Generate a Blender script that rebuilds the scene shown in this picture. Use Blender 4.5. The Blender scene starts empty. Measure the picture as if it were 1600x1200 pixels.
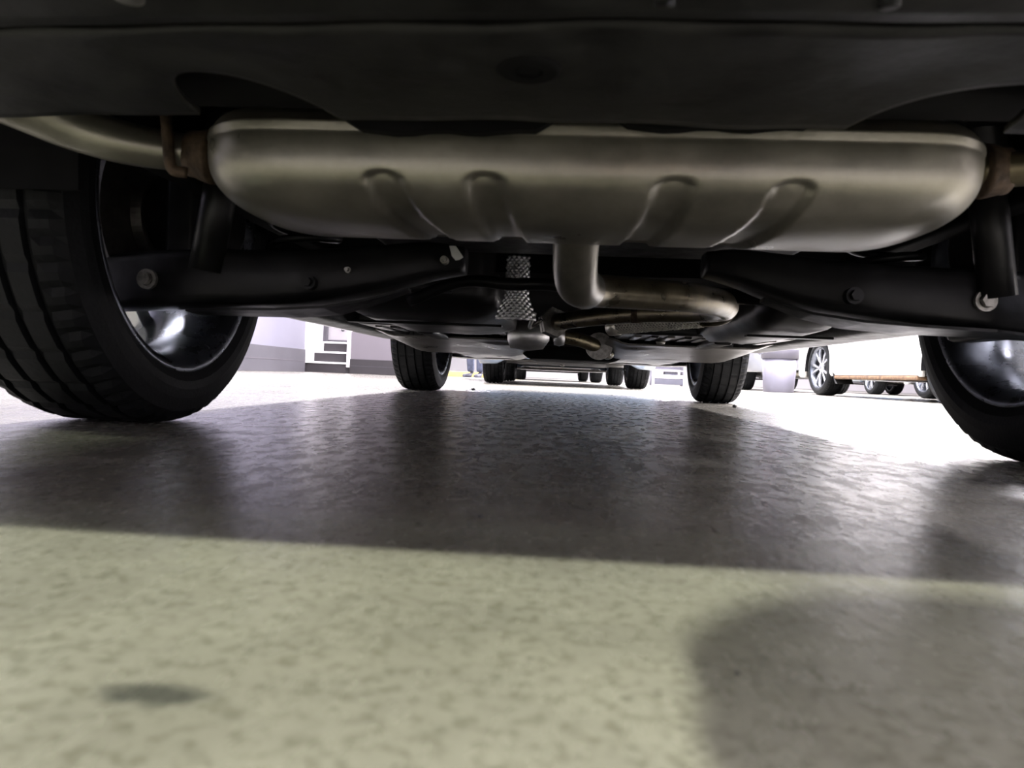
import bpy, bmesh, math, random
from mathutils import Vector, Matrix, Euler
random.seed(7)
PI = math.pi
S = bpy.context.scene
COL = S.collection

# ------------------------------------------------------------------ camera
F_PX = 1160.0
CAM_POS = Vector((-0.034, 0.0, 0.106))
YAW, PITCH, ROLL = math.radians(3.7), math.radians(-0.78), math.radians(2.4)
RC = Matrix.Rotation(YAW, 3, 'Z') @ Matrix.Rotation(PI / 2 + PITCH, 3, 'X') @ Matrix.Rotation(ROLL, 3, 'Z')
cam = bpy.data.cameras.new('camera'); cam_o = bpy.data.objects.new('camera', cam); COL.objects.link(cam_o)
cam.sensor_width = 36.0; cam.lens = 36.0 * F_PX / 1600.0
cam.clip_start = 0.01; cam.clip_end = 200
cam_o.location = CAM_POS; cam_o.rotation_euler = RC.to_euler()
cam.dof.use_dof = True; cam.dof.focus_distance = 3.0; cam.dof.aperture_fstop = 10.0
S.camera = cam_o

def P(px, py, y):
    """world point seen at photograph pixel (px, py) lying at distance y along the car's axis"""
    d = RC @ Vector(((px - 800) / F_PX, (600 - py) / F_PX, -1.0))
    return CAM_POS + d * ((y - CAM_POS.y) / d.y)

# ------------------------------------------------------------------ world, light, exposure
w = bpy.data.worlds.new('world'); S.world = w; w.use_nodes = True
w.node_tree.nodes['Background'].inputs[0].default_value = (0.80, 0.83, 1.0, 1)
w.node_tree.nodes['Background'].inputs[1].default_value = 0.05
S.view_settings.view_transform = 'Standard'; S.view_settings.look = 'None'
S.view_settings.exposure = 0.0; S.view_settings.gamma = 1.0
S.view_settings.use_curve_mapping = False
COOL = (0.97, 0.93, 1.0); WARM = (0.96, 1.0, 0.80)
def lamp(name, loc, sx, sy, power, col, rot=(0, 0, 0)):
    l = bpy.data.lights.new(name, 'AREA'); l.shape = 'RECTANGLE'; l.size = sx; l.size_y = sy
    l.energy = power; l.color = col
    o = bpy.data.objects.new(name, l); COL.objects.link(o); o.location = loc; o.rotation_euler = rot
    return o
for yy in (2.6, 6.0, 9.5, 13.0, 17.0):
    lamp('ceiling_lamp', (-2.3, yy, 3.9), 0.3, 1.5, 420, COOL)
for yy in (1.6, 5.0, 8.5, 12.0, 16.0, 21.0):
    lamp('ceiling_lamp', (2.5, yy, 3.9), 0.3, 1.5, 1050, COOL)
for yy in (1.2, 4.6, 10.0, 14.0, 19.0):
    lamp('ceiling_lamp', (6.3, yy, 3.9), 0.3, 1.5, 1100, COOL)
lamp('ceiling_lamp', (-0.1, 21.0, 3.9), 0.3, 1.5, 220, COOL)
lamp('ceiling_lamp', (-0.30, -0.62, 3.0), 0.02, 0.075, 172, WARM)
lamp('ceiling_lamp', (-2.7, -0.5, 3.2), 0.6, 0.2, 75, (0.9, 1.0, 0.74))
lamp('ceiling_lamp', (2.9, -1.2, 3.2), 0.6, 0.2, 30, (0.88, 0.98, 0.88))

# ------------------------------------------------------------------ materials
def mat(name, col, rough=0.5, metal=0.0, var=0.0, scale=8.0, bump=0.0, bscale=60.0, rvar=0.0, spec=0.5, col2=None, coat=0.0):
    m = bpy.data.materials.new(name); m.use_nodes = True
    nt = m.node_tree; b = nt.nodes['Principled BSDF']
    b.inputs['Base Color'].default_value = (*col, 1); b.inputs['Roughness'].default_value = rough
    b.inputs['Metallic'].default_value = metal; b.inputs['Specular IOR Level'].default_value = spec
    b.inputs['Coat Weight'].default_value = coat
    tc = nt.nodes.new('ShaderNodeTexCoord')
    if var > 0 or rvar > 0 or col2:
        n = nt.nodes.new('ShaderNodeTexNoise'); n.inputs['Scale'].default_value = scale
        n.inputs['Detail'].default_value = 6; n.inputs['Roughness'].default_value = 0.65
        nt.links.new(tc.outputs['Object'], n.inputs['Vector'])
        if var > 0 or col2:
            r = nt.nodes.new('ShaderNodeValToRGB')
            r.color_ramp.elements[0].position = 0.35; r.color_ramp.elements[1].position = 0.68
            a = col2 if col2 else tuple(c * (1 - var) for c in col)
            z = col if col2 else tuple(min(1, c * (1 + var)) for c in col)
            r.color_ramp.elements[0].color = (*a, 1); r.color_ramp.elements[1].color = (*z, 1)
            nt.links.new(n.outputs['Fac'], r.inputs['Fac']); nt.links.new(r.outputs['Color'], b.inputs['Base Color'])
        if rvar > 0:
            mr = nt.nodes.new('ShaderNodeMapRange')
            mr.inputs[1].default_value = 0.3; mr.inputs[2].default_value = 0.7
            mr.inputs[3].default_value = max(0.02, rough - rvar); mr.inputs[4].default_value = min(1, rough + rvar)
            nt.links.new(n.outputs['Fac'], mr.inputs[0]); nt.links.new(mr.outputs[0], b.inputs['Roughness'])
    if bump > 0:
        n2 = nt.nodes.new('ShaderNodeTexNoise'); n2.inputs['Scale'].default_value = bscale; n2.inputs['Detail'].default_value = 4
        bp = nt.nodes.new('ShaderNodeBump'); bp.inputs['Strength'].default_value = bump; bp.inputs['Distance'].default_value = 0.004
        nt.links.new(tc.outputs['Object'], n2.inputs['Vector']); nt.links.new(n2.outputs['Fac'], bp.inputs['Height'])
        nt.links.new(bp.outputs['Normal'], b.inputs['Normal'])
    return m

M = {}
M['rubber'] = mat('rubber', (0.005, 0.0056, 0.0064), 0.6, spec=0.18, var=0.35, scale=14, bump=0.15, bscale=180)
M['black_plastic'] = mat('black_plastic', (0.020, 0.020, 0.019), 0.55, spec=0.22, col2=(0.006, 0.006, 0.006), scale=16, bump=0.25, bscale=40, rvar=0.12)
M['liner'] = mat('liner', (0.004, 0.004, 0.0042), 0.8, spec=0.1, var=0.4, scale=10)
M['black_steel'] = mat('black_steel', (0.006, 0.006, 0.0066), 0.42, spec=0.2, var=0.5, scale=16, bump=0.12, bscale=60, rvar=0.12)
M['tank'] = mat('tank_plastic', (0.007, 0.007, 0.0075), 0.38, spec=0.3, var=0.4, scale=6, rvar=0.1)
M['tray'] = mat('undertray', (0.105, 0.098, 0.092), 0.34, var=0.35, scale=7, bump=0.02, bscale=12, rvar=0.08)
M['muffler'] = mat('muffler_steel', (0.27, 0.257, 0.212), 0.36, metal=0.8, var=0.22, scale=11, bump=0.05, bscale=120, rvar=0.10)
M['pipe'] = mat('pipe_steel', (0.16, 0.138, 0.088), 0.34, metal=0.85, var=0.35, scale=22, bump=0.1, bscale=70, rvar=0.12)
M['inlet'] = mat('inlet_steel', (0.20, 0.19, 0.155), 0.40, metal=0.8, var=0.25, scale=18, rvar=0.1)
M['rust'] = mat('rusted_weld', (0.075, 0.05, 0.032), 0.7, metal=0.4, var=0.5, scale=60, bump=0.4, bscale=160)
M['braid'] = mat('braided_steel', (0.72, 0.70, 0.62), 0.35, metal=0.85, var=0.2, scale=40)
M['foil'] = mat('heat_foil', (0.72, 0.72, 0.72), 0.38, metal=0.9, var=0.15, scale=20)
M['bolt'] = mat('bolt_steel', (0.30, 0.29, 0.27), 0.45, metal=0.8, var=0.4, scale=60)
M['alloy'] = mat('alloy', (0.62, 0.63, 0.66), 0.25, metal=0.9, var=0.08, scale=20)
M['alloy_dark'] = mat('alloy_barrel', (0.13, 0.14, 0.165), 0.28, metal=0.85, var=0.35, scale=9, rvar=0.1)
M['disc'] = mat('brake_disc', (0.17, 0.16, 0.15), 0.42, metal=0.85, var=0.3, scale=30)
M['white_metal'] = mat('white_powder_coat', (0.30, 0.29, 0.34), 0.45, var=0.05, scale=6)
M['grey_metal'] = mat('grey_powder_coat', (0.06, 0.06, 0.08), 0.5, var=0.12, scale=6)
M['glass'] = mat('tinted_glass', (0.02, 0.025, 0.03), 0.05, spec=0.8)
M['lamp_red'] = mat('red_lens', (0.10, 0.004, 0.004), 0.2)
M['wall'] = mat('wall_paint', (0.80, 0.77, 0.80), 0.6, var=0.03, scale=1.2)
M['lilac'] = mat('wall_lilac', (0.155, 0.148, 0.185), 0.6, var=0.03, scale=1.2)
M['mauve'] = mat('wall_mauve', (0.13, 0.114, 0.13), 0.6, var=0.03, scale=1.2)
M['plinth'] = mat('plinth_grey', (0.066, 0.062, 0.072), 0.5, var=0.1, scale=3)
M['plinth_dark'] = mat('plinth_dark', (0.024, 0.020, 0.023), 0.55, var=0.15, scale=3)
M['nosing'] = mat('step_nosing', (0.85, 0.83, 0.82), 0.5, var=0.04, scale=5)
M['door'] = mat('door_paint', (0.36, 0.34, 0.36), 0.45, var=0.03, scale=2)
M['bin'] = mat('bin_plastic', (0.105, 0.10, 0.125), 0.55, var=0.04, scale=5)
M['yellow'] = mat('yellow_paint', (0.80, 0.60, 0.20), 0.5, var=0.15, scale=6)
M['skin'] = mat('skin', (0.50, 0.30, 0.21), 0.55, var=0.08, scale=12)
M['hair'] = mat('hair', (0.02, 0.015, 0.012), 0.6, var=0.3, scale=60)
M['jeans'] = mat('denim', (0.09, 0.10, 0.15), 0.85, var=0.3, scale=20, bump=0.3, bscale=120)
M['shirt'] = mat('shirt', (0.08, 0.09, 0.11), 0.85, var=0.2, scale=15)
M['shoe'] = mat('shoe', (0.10, 0.10, 0.13), 0.6, var=0.25, scale=25)
M['sole'] = mat('sole', (0.70, 0.68, 0.66), 0.6, var=0.1, scale=25)
M['rocker'] = mat('dirty_sill', (0.20, 0.115, 0.055), 0.7, var=0.0, scale=22, col2=(0.04, 0.018, 0.008))
M['pebble'] = mat('pebble', (0.03, 0.03, 0.03), 0.7, var=0.4, scale=80)
M['ceiling'] = mat('ceiling_paint', (0.62, 0.62, 0.62), 0.8, var=0.04, scale=1.0)
def paint(name, col): return mat(name, col, 0.28, var=0.03, scale=3, coat=0.6)
M['p_black'] = paint('paint_black', (0.012, 0.012, 0.014)); M['p_white'] = paint('paint_white', (0.80, 0.78, 0.76))
M['p_grey'] = paint('paint_grey', (0.16, 0.165, 0.18)); M['p_blue'] = paint('paint_blue_grey', (0.14, 0.18, 0.24))
M['p_silver'] = paint('paint_silver', (0.45, 0.45, 0.46))

def floor_material():
    m = bpy.data.materials.new('sealed_concrete'); m.use_nodes = True
    nt = m.node_tree; L = nt.links.new; b = nt.nodes['Principled BSDF']
    tc = nt.nodes.new('ShaderNodeTexCoord')
    def noise(scale, detail=5, rough=0.6, dist=0.0, along=1.0):
        n = nt.nodes.new('ShaderNodeTexNoise'); n.inputs['Scale'].default_value = scale
        n.inputs['Detail'].default_value = detail; n.inputs['Roughness'].default_value = rough
        n.inputs['Distortion'].default_value = dist
        if along != 1.0:      # trowel and tyre wear drawn out along the parking lane
            mp = nt.nodes.new('ShaderNodeMapping'); mp.inputs['Scale'].default_value = (1, along, 1)
            L(tc.outputs['Object'], mp.inputs['Vector']); L(mp.outputs[0], n.inputs['Vector'])
        else: L(tc.outputs['Object'], n.inputs['Vector'])
        return n.outputs['Fac']
    def ramp(f, p0, c0, p1, c1):
        r = nt.nodes.new('ShaderNodeValToRGB'); e = r.color_ramp.elements
        e[0].position = p0; e[0].color = (*c0, 1); e[1].position = p1; e[1].color = (*c1, 1)
        L(f, r.inputs['Fac']); return r.outputs['Color']
    def mix(f, a, c, mode='MIX'):
        x = nt.nodes.new('ShaderNodeMix'); x.data_type = 'RGBA'; x.blend_type = mode
        if isinstance(f, float): x.inputs[0].default_value = f
        else: L(f, x.inputs[0])
        for s, v in ((6, a), (7, c)):
            if isinstance(v, tuple): x.inputs[s].default_value = (*v, 1)
            else: L(v, x.inputs[s])
        return x.outputs[2]
    base = ramp(noise(7, 6, 0.6), 0.34, (0.215, 0.205, 0.182), 0.66, (0.290, 0.278, 0.245))
    mott = ramp(noise(130, 3, 0.6), 0.34, (0.62, 0.62, 0.57), 0.52, (1.0, 1.0, 1.0))
    c = mix(0.8, base, mott, 'MULTIPLY')
    v = nt.nodes.new('ShaderNodeTexVoronoi'); v.inputs['Scale'].default_value = 115; v.inputs['Randomness'].default_value = 1
    L(tc.outputs['Object'], v.inputs['Vector'])
    spot = ramp(v.outputs['Distance'], 0.14, (1, 1, 1), 0.34, (0, 0, 0))
    gate = ramp(noise(30, 2), 0.45, (0, 0, 0), 0.56, (1, 1, 1))
    sg = nt.nodes.new('ShaderNodeMath'); sg.operation = 'MULTIPLY'; L(spot, sg.inputs[0]); L(gate, sg.inputs[1])
    sg2 = nt.nodes.new('ShaderNodeMath'); sg2.operation = 'MULTIPLY'; L(sg.outputs[0], sg2.inputs[0]); sg2.inputs[1].default_value = 0.85
    c = mix(sg2.outputs[0], c, (0.16, 0.155, 0.13))
    big = ramp(noise(1.1, 3, 0.5, 0.6), 0.42, (0.80, 0.79, 0.76), 0.60, (1, 1, 1))
    c = mix(1.0, c, big, 'MULTIPLY')
    # a smudge of dark dirt a hand's breadth from the lens
    d = RC @ Vector(((243 - 800) / F_PX, (600 - 1085) / F_PX, -1.0)); q = CAM_POS + d * (-CAM_POS.z / d.z)
    sub = nt.nodes.new('ShaderNodeVectorMath'); sub.operation = 'SUBTRACT'; L(tc.outputs['Object'], sub.inputs[0]); sub.inputs[1].default_value = q
    nz = nt.nodes.new('ShaderNodeTexNoise'); nz.inputs['Scale'].default_value = 120; L(tc.outputs['Object'], nz.inputs['Vector'])
    sc = nt.nodes.new('ShaderNodeVectorMath'); sc.operation = 'MULTIPLY'; L(sub.outputs[0], sc.inputs[0]); sc.inputs[1].default_value = (0.6, 1.3, 1)
    ln = nt.nodes.new('ShaderNodeVectorMath'); ln.operation = 'LENGTH'; L(sc.outputs[0], ln.inputs[0])
    wob = nt.nodes.new('ShaderNodeMath'); wob.operation = 'MULTIPLY_ADD'; L(nz.outputs['Fac'], wob.inputs[0]); wob.inputs[1].default_value = 0.012; L(ln.outputs['Value'], wob.inputs[2])
    sm = ramp(wob.outputs[0], 0.0125, (0.9, 0.9, 0.9), 0.0195, (0, 0, 0))
    c = mix(sm, c, (0.05, 0.05, 0.045))
    L(c, b.inputs['Base Color'])
    rr = nt.nodes.new('ShaderNodeMapRange'); L(noise(40, 4, 0.7, 0.0, 0.4), rr.inputs[0])
    rr.inputs[1].default_value = 0.35; rr.inputs[2].default_value = 0.65; rr.inputs[3].default_value = 0.19; rr.inputs[4].default_value = 0.32
    L(rr.outputs[0], b.inputs['Roughness'])
    b.inputs['Specular IOR Level'].default_value = 0.5
    b1 = nt.nodes.new('ShaderNodeBump'); b1.inputs['Strength'].default_value = 0.5; b1.inputs['Distance'].default_value = 0.0010
    L(noise(170, 4, 0.7, 0.0, 0.28), b1.inputs['Height'])
    b2 = nt.nodes.new('ShaderNodeBump'); b2.inputs['Strength'].default_value = 0.05; b2.inputs['Distance'].default_value = 0.002
    L(noise(28, 3, 0.5), b2.inputs['Height']); L(b1.outputs[0], b2.inputs['Normal'])
    L(b2.outputs[0], b.inputs['Normal'])
    return m
M['floor'] = floor_material()

# ------------------------------------------------------------------ mesh helpers
def obj(name, bm, m, parent=None, smooth=False, loc=None, bevel=0.0, bseg=2, auto=True):
    me = bpy.data.meshes.new(name); bmesh.ops.recalc_face_normals(bm, faces=bm.faces[:]) if auto else None
    bm.to_mesh(me); bm.free()
    if smooth: me.polygons.foreach_set('use_smooth', [True] * len(me.polygons))
    me.materials.append(m if not isinstance(m, str) else M[m])
    o = bpy.data.objects.new(name, me); COL.objects.link(o)
    if parent: o.parent = parent
    if loc is not None: o.location = loc
    if bevel > 0:
        md = o.modifiers.new('edge', 'BEVEL'); md.width = bevel; md.segments = bseg; md.limit_method = 'ANGLE'
        me.polygons.foreach_set('use_smooth', [True] * len(me.polygons))
        wn = o.modifiers.new('wn', 'WEIGHTED_NORMAL'); wn.keep_sharp = False
    return o
def add_box(bm, lo, hi, rot=None, piv=None):
    vs = [Vector((x, y, z)) for x in (lo[0], hi[0]) for y in (lo[1], hi[1]) for z in (lo[2], hi[2])]
    if rot is not None:
        piv = piv or (Vector(lo) + Vector(hi)) / 2
        vs = [piv + rot @ (v - piv) for v in vs]
    v = [bm.verts.new(p) for p in vs]
    for f in ((0, 1, 3, 2), (4, 6, 7, 5), (0, 4, 5, 1), (2, 3, 7, 6), (0, 2, 6, 4), (1, 5, 7, 3)):
        bm.faces.new([v[i] for i in f])
def add_loft(bm, rings, closed=True, caps=True):
    rv = [[bm.verts.new(p) for p in r] for r in rings]
    n = len(rings[0])
    for a, b in zip(rv, rv[1:]):
        for i in range(n if closed else n - 1):
            j = (i + 1) % n
            bm.faces.new((a[i], a[j], b[j], b[i]))
    if caps and closed:
        bm.faces.new(list(reversed(rv[0]))); bm.faces.new(rv[-1])
    return rv
def smooth_path(pts, n):
    """Catmull-Rom through pts"""
    pts = [Vector(p) for p in pts]; out = []
    ext = [pts[0] * 2 - pts[1]] + pts + [pts[-1] * 2 - pts[-2]]
    for i in range(1, len(ext) - 2):
        p0, p1, p2, p3 = ext[i - 1:i + 3]
        for k in range(n):
            t = k / n
            out.append(0.5 * ((2 * p1) + (p2 - p0) * t + (2 * p0 - 5 * p1 + 4 * p2 - p3) * t * t + (3 * p1 - p0 - 3 * p2 + p3) * t ** 3))
    out.append(pts[-1]); return out
def add_tube(bm, path, r, seg=20, caps=True, sub=0):
    if sub: path = smooth_path(path, sub)
    path = [Vector(p) for p in path]
    rings = []; up = None
    for i, p in enumerate(path):
        t = (path[min(i + 1, len(path) - 1)] - path[max(i - 1, 0)]).normalized()
        if up is None:
            up = t.orthogonal().normalized()
        up = (up - t * up.dot(t)).normalized(); s = t.cross(up)
        rr = r(i / (len(path) - 1)) if callable(r) else r
        rings.append([p + (up * math.cos(a) + s * math.sin(a)) * rr for a in (2 * PI * k / seg for k in range(seg))])
    add_loft(bm, rings, True, caps)
def add_lathe(bm, prof, seg=48, axis='X', centre=(0, 0, 0), mod=None, close=False, a0=0.0, a1=2 * PI):
    """prof: list of (axial, radius). closed ring round the axis."""
    c = Vector(centre); rings = []
    full = abs(a1 - a0 - 2 * PI) < 1e-6
    for k in range(seg if full else seg + 1):
        a = a0 + (a1 - a0) * k / seg; ring = []
        for i, (ax, r) in enumerate(prof):
            if mod: r = mod(i, k, r)
            u, v2 = r * math.cos(a), r * math.sin(a)
            ring.append(c + (Vector((ax, u, v2)) if axis == 'X' else Vector((u, ax, v2)) if axis == 'Y' else Vector((u, v2, ax))))
        rings.append(ring)
    rv = [[bm.verts.new(p) for p in r] for r in rings]; n = len(prof)
    for k in range(len(rv) if full else len(rv) - 1):
        A, B = rv[k], rv[(k + 1) % len(rv)]
        for i in range(n if close else n - 1):
            j = (i + 1) % n
            try: bm.faces.new((A[i], A[j], B[j], B[i]))
            except ValueError: pass
    bmesh.ops.remove_doubles(bm, verts=bm.verts[:], dist=1e-6)
def new(): return bmesh.new()
def thing(name, label, cat, loc=(0, 0, 0), rz=0.0, group=None):
    o = bpy.data.objects.new(name, None); COL.objects.link(o); o.location = loc; o.rotation_euler = (0, 0, rz)
    o.empty_display_size = 0.2
    return tag(o, label, cat, group)
def tag(o, label, cat, group=None):
    o['label'] = label; o['category'] = cat
    if group: o['group'] = group
    return o
def struct(o, label=None):
    o['kind'] = 'structure'
    if label: o['label'] = label
    return o
def dup(root, loc=None, rz=None):
    r = root.copy(); COL.objects.link(r)
    if loc is not None: r.location = loc
    if rz is not None: r.rotation_euler = (0, 0, rz)
    for ch in list(root.children):
        c = ch.copy(); COL.objects.link(c); c.parent = r
        for g in list(ch.children):
            d = g.copy(); COL.objects.link(d); d.parent = c
    return r
def lerp(a, b, t): return a + (b - a) * t
def sstep(a, b, x):
    t = max(0, min(1, (x - a) / (b - a))); return t * t * (3 - 2 * t)

# ------------------------------------------------------------------ building
def simple_box(name, lo, hi, m, parent=None, bevel=0.0):
    bm = new(); add_box(bm, lo, hi); return obj(name, bm, m, parent, bevel=bevel)
struct(simple_box('floor', (-9, -6, -0.2), (14, 34, 0.0), 'floor'))
struct(simple_box('ceiling', (-9, -6, 4.3), (14, 34, 4.5), 'ceiling'))
struct(simple_box('wall_back', (-9, -6.2, 0), (14, -6.0, 4.3), 'wall'))
struct(simple_box('wall_far', (-9, 30.0, 0), (14, 30.2, 4.3), 'wall'))
struct(simple_box('wall_right', (14, -6, 0), (14.2, 30.2, 4.3), 'wall'))
# left wall parallel to the cars, standing on a grey two-course plinth
WL = -4.17
struct(simple_box('wall_left', (WL - 0.25, -6, 0.36), (WL, 11.75, 4.3), 'lilac'))
b0 = struct(simple_box('baseboard_left', (WL - 0.25, -6, 0.0), (WL + 0.035, 11.70, 0.36), 'plinth', bevel=0.004))
bm = new(); add_box(bm, (WL + 0.035, -6, 0.176), (WL + 0.041, 11.70, 0.182)); obj('joint_strip', bm, 'mauve', b0)
struct(simple_box('trim_1', (WL - 0.25, 11.75, 0.30), (WL + 0.06, 11.87, 4.3), 'wall', bevel=0.004))
# wall that faces us beyond the steps
FX0, FX1, FY = -3.50, -2.05, 12.05
struct(simple_box('wall_front', (FX0, FY, 0.24), (FX1, FY + 0.25, 4.3), 'mauve'))
b1 = struct(simple_box('baseboard_front', (FX0, FY - 0.03, 0.0), (FX1 + 0.03, FY + 0.25, 0.24), 'plinth_dark', bevel=0.004))
bm = new(); add_box(bm, (FX0, FY - 0.034, 0.125), (FX1, FY - 0.03, 0.131)); obj('joint_strip', bm, 'plinth', b1)
struct(simple_box('trim_2', (FX0 - 0.06, FY - 0.02, 0.10), (FX0, FY + 0.25, 4.3), 'wall', bevel=0.004))
# steps up to a white door
st = thing('entrance_steps', 'dark entrance steps with bright white nosings rising to the white door', 'steps', (-3.9, 12.5, 0))
SX0, SX1 = -0.39, 0.55
for k in range(3):
    y0 = -0.42 + 0.30 * k; z0 = 0.178 * k
    x0 = SX0 + (0.0, 0.07, 0.13)[k]
    bm = new(); add_box(bm, (x0, y0, z0 if k else 0), (SX1, y0 + 0.30 if k < 2 else 1.25, z0 + 0.148)); obj('riser', bm, 'plinth_dark', st)
    bm = new(); add_box(bm, (x0 - 0.005, y0 - 0.02, z0 + 0.148), (SX1, y0 + 0.30 if k < 2 else 1.25, z0 + 0.178)); obj('tread', bm, 'nosing', st, bevel=0.004)
bm = new(); add_box(bm, (-1.38, 0.46, 0.0), (SX0, 1.25, 0.534)); obj('landing', bm, 'nosing', st, bevel=0.004)
dr = struct(simple_box('door_1', (-4.42, 13.72, 0.535), (-3.85, 13.77, 2.6), 'door', bevel=0.003))
bm = new(); add_box(bm, (-4.42, 13.70, 0.535), (-3.85, 13.72, 0.60)); obj('kick_plate', bm, 'plinth', dr)
bm = new(); add_tube(bm, [(-4.35, 13.66, 1.45), (-4.35, 13.66, 1.75)], 0.012); obj('door_handle', bm, 'alloy', dr)
bm = new(); add_lathe(bm, [(0, 0.0), (0, 0.035), (0.006, 0.035), (0.006, 0.0)], 20, 'Y', (-4.14, 13.705, 0.80)); obj('sticker_spot', bm, 'plinth', dr)  # grey disc for the small sticker spot low on the door
struct(simple_box('trim_3', (-4.50, 13.66, 0.535), (-4.42, 13.78, 2.7), 'plinth', bevel=0.004))
struct(simple_box('wall_recess', (-5.3, 13.80, 0.0), (-3.3, 13.95, 4.3), 'wall'))
struct(simple_box('wall_side', (-5.42, 11.0, 0.0), (-5.30, 13.95, 4.3), 'wall'))
# yellow kerb far down the aisle
struct(simple_box('trim_4', (-2.6, 16.0, 0.0), (-0.95, 16.18, 0.11), 'yellow', bevel=0.01))

# ------------------------------------------------------------------ wheels
def tyre_profile(W=0.225, R=0.345, Ri=0.252):
    h = W / 2
    p = [(-h + 0.022, Ri), (-h + 0.010, Ri + 0.006), (-h + 0.002, Ri + 0.022), (-h, Ri + 0.036), (-h + 0.003, R - 0.042), (-h + 0.010, R - 0.020), (-h + 0.022, R - 0.007)]
    lo = R - 0.009
    g = [-0.062, -0.022, 0.022, 0.062]
    tread = [(-h + 0.036, R - 0.002)]
    for x in g:
        tread += [(x - 0.006, R), (x - 0.004, lo), (x + 0.004, lo), (x + 0.006, R)]
    tread += [(h - 0.036, R - 0.002)]
    q = [(-x, r) for x, r in reversed(p)]
    return p + tread + q
TP = tyre_profile()
def tyre_bm():
    bm = new(); n = len(TP)
    def md(i, k, r):
        if r > 0.33 and (i in (5, 6, 7) or i in (n - 6, n - 7, n - 8)) and k % 3 == 0: return r - 0.006
        if k % 6 == 0 and 7 < i < n - 8 and r > 0.342: return r - 0.004
        return r
    add_lathe(bm, TP, 192, 'X', mod=md); return bm
def rim_bm(side):
    """barrel of the wheel; side = +1 when the outer face looks to +X"""
    bm = new(); s = side
    prof = [(-0.100 * s, 0.232), (-0.104 * s, 0.228), (-0.098 * s, 0.214), (-0.075 * s, 0.200), (-0.02 * s, 0.186), (0.05 * s, 0.196), (0.085 * s, 0.206), (0.098 * s, 0.216), (0.104 * s, 0.228), (0.100 * s, 0.232),
            (0.080 * s, 0.226), (0.0, 0.206), (-0.080 * s, 0.226)]
    add_lathe(bm, [(a, q + 0.030) for a, q in prof], 72, 'X', close=True)
    return bm
def spokes_bm(side, pairs=5, half=0.17, wid=0.022):
    bm = new(); s = side
    for k in range(pairs):
        for d in (-1, 1):
            a0 = 2 * PI * k / pairs + d * half * 0.55; a1 = 2 * PI * k / pairs + d * half * 1.55
            rings = []
            for t in (0, 0.35, 0.75, 1.0):
                a = lerp(a0, a1, t); r = lerp(0.04, 0.235, t); ww = lerp(0.014, wid, t) * 0.8
                x1 = (0.070 + 0.022 * math.sin(t * 2.4)) * s; x0 = x1 - 0.030 * s
                tan = Vector((0, -math.sin(a), math.cos(a))); cen = Vector((0, math.cos(a) * r, math.sin(a) * r))
                rings.append([cen + tan * ww + Vector((x0, 0, 0)), cen + tan * ww * 0.8 + Vector((x1, 0, 0)), cen - tan * ww * 0.8 + Vector((x1, 0, 0)), cen - tan * ww + Vector((x0, 0, 0))])
            add_loft(bm, rings)
    return bm
def hub_bm(side):
    bm = new(); s = side
    add_lathe(bm, [(0.0, 0.0), (0.0, 0.062), (0.060 * s, 0.060), (0.080 * s, 0.048), (0.084 * s, 0.030), (0.088 * s, 0.0)], 32, 'X'); return bm
def disc_bm(side):
    bm = new(); s = side
    add_lathe(bm, [(-0.055 * s, 0.0), (-0.055 * s, 0.07), (-0.04 * s, 0.075), (-0.035 * s, 0.145), (-0.012 * s, 0.145), (-0.008 * s, 0.07), (0.02 * s, 0.07), (0.02 * s, 0.0)], 48, 'X')
    return bm
WHEEL = {}
def make_wheel(side):
    if side not in WHEEL:
        r = obj('wheel', rim_bm(side), 'alloy_dark', None, True)
        obj('tyre', tyre_bm(), 'rubber', r); obj('hub', hub_bm(side), 'alloy', r, True)
        obj('spokes', spokes_bm(side), 'alloy', r, bevel=0.003, bseg=1); obj('brake_disc', disc_bm(side), 'disc', r)
        WHEEL[side] = r; return r
    src = WHEEL[side]; r = src.copy(); COL.objects.link(r)
    for g in src.children:
        d = g.copy(); COL.objects.link(d); d.parent = r
    return r

# ------------------------------------------------------------------ car bodies (origin on the ground under the rear axle, nose to +Y)
WB, YR, YF, TR, RW = 2.72, -0.93, 3.60, 0.770, 0.345
def body_half_width(y):
    d = min(y - YR, YF - y); t = max(0, 1 - d / 0.5)
    return 0.915 - 0.20 * t ** 2.4
def body_bottom(y, rear_bot, sill, front_bot):
    z = sill
    if y < 0: z = lerp(sill, rear_bot, sstep(0, -0.45, y))
    if y > WB: z = lerp(sill, front_bot, sstep(WB, WB + 0.45, y))
    for ya in (0, WB):
        dy = abs(y - ya)
        if dy < 0.40: z = max(z, RW + math.sqrt(0.40 ** 2 - dy * dy))
    return z
def belt(y):
    z = 1.04
    if y > 2.2: z = lerp(1.04, 0.80, ((y - 2.2) / (YF - 2.2)) ** 1.6)
    if y < -0.75: z = 1.04 - 0.06 * sstep(-0.75, YR, y)
    return z
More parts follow.
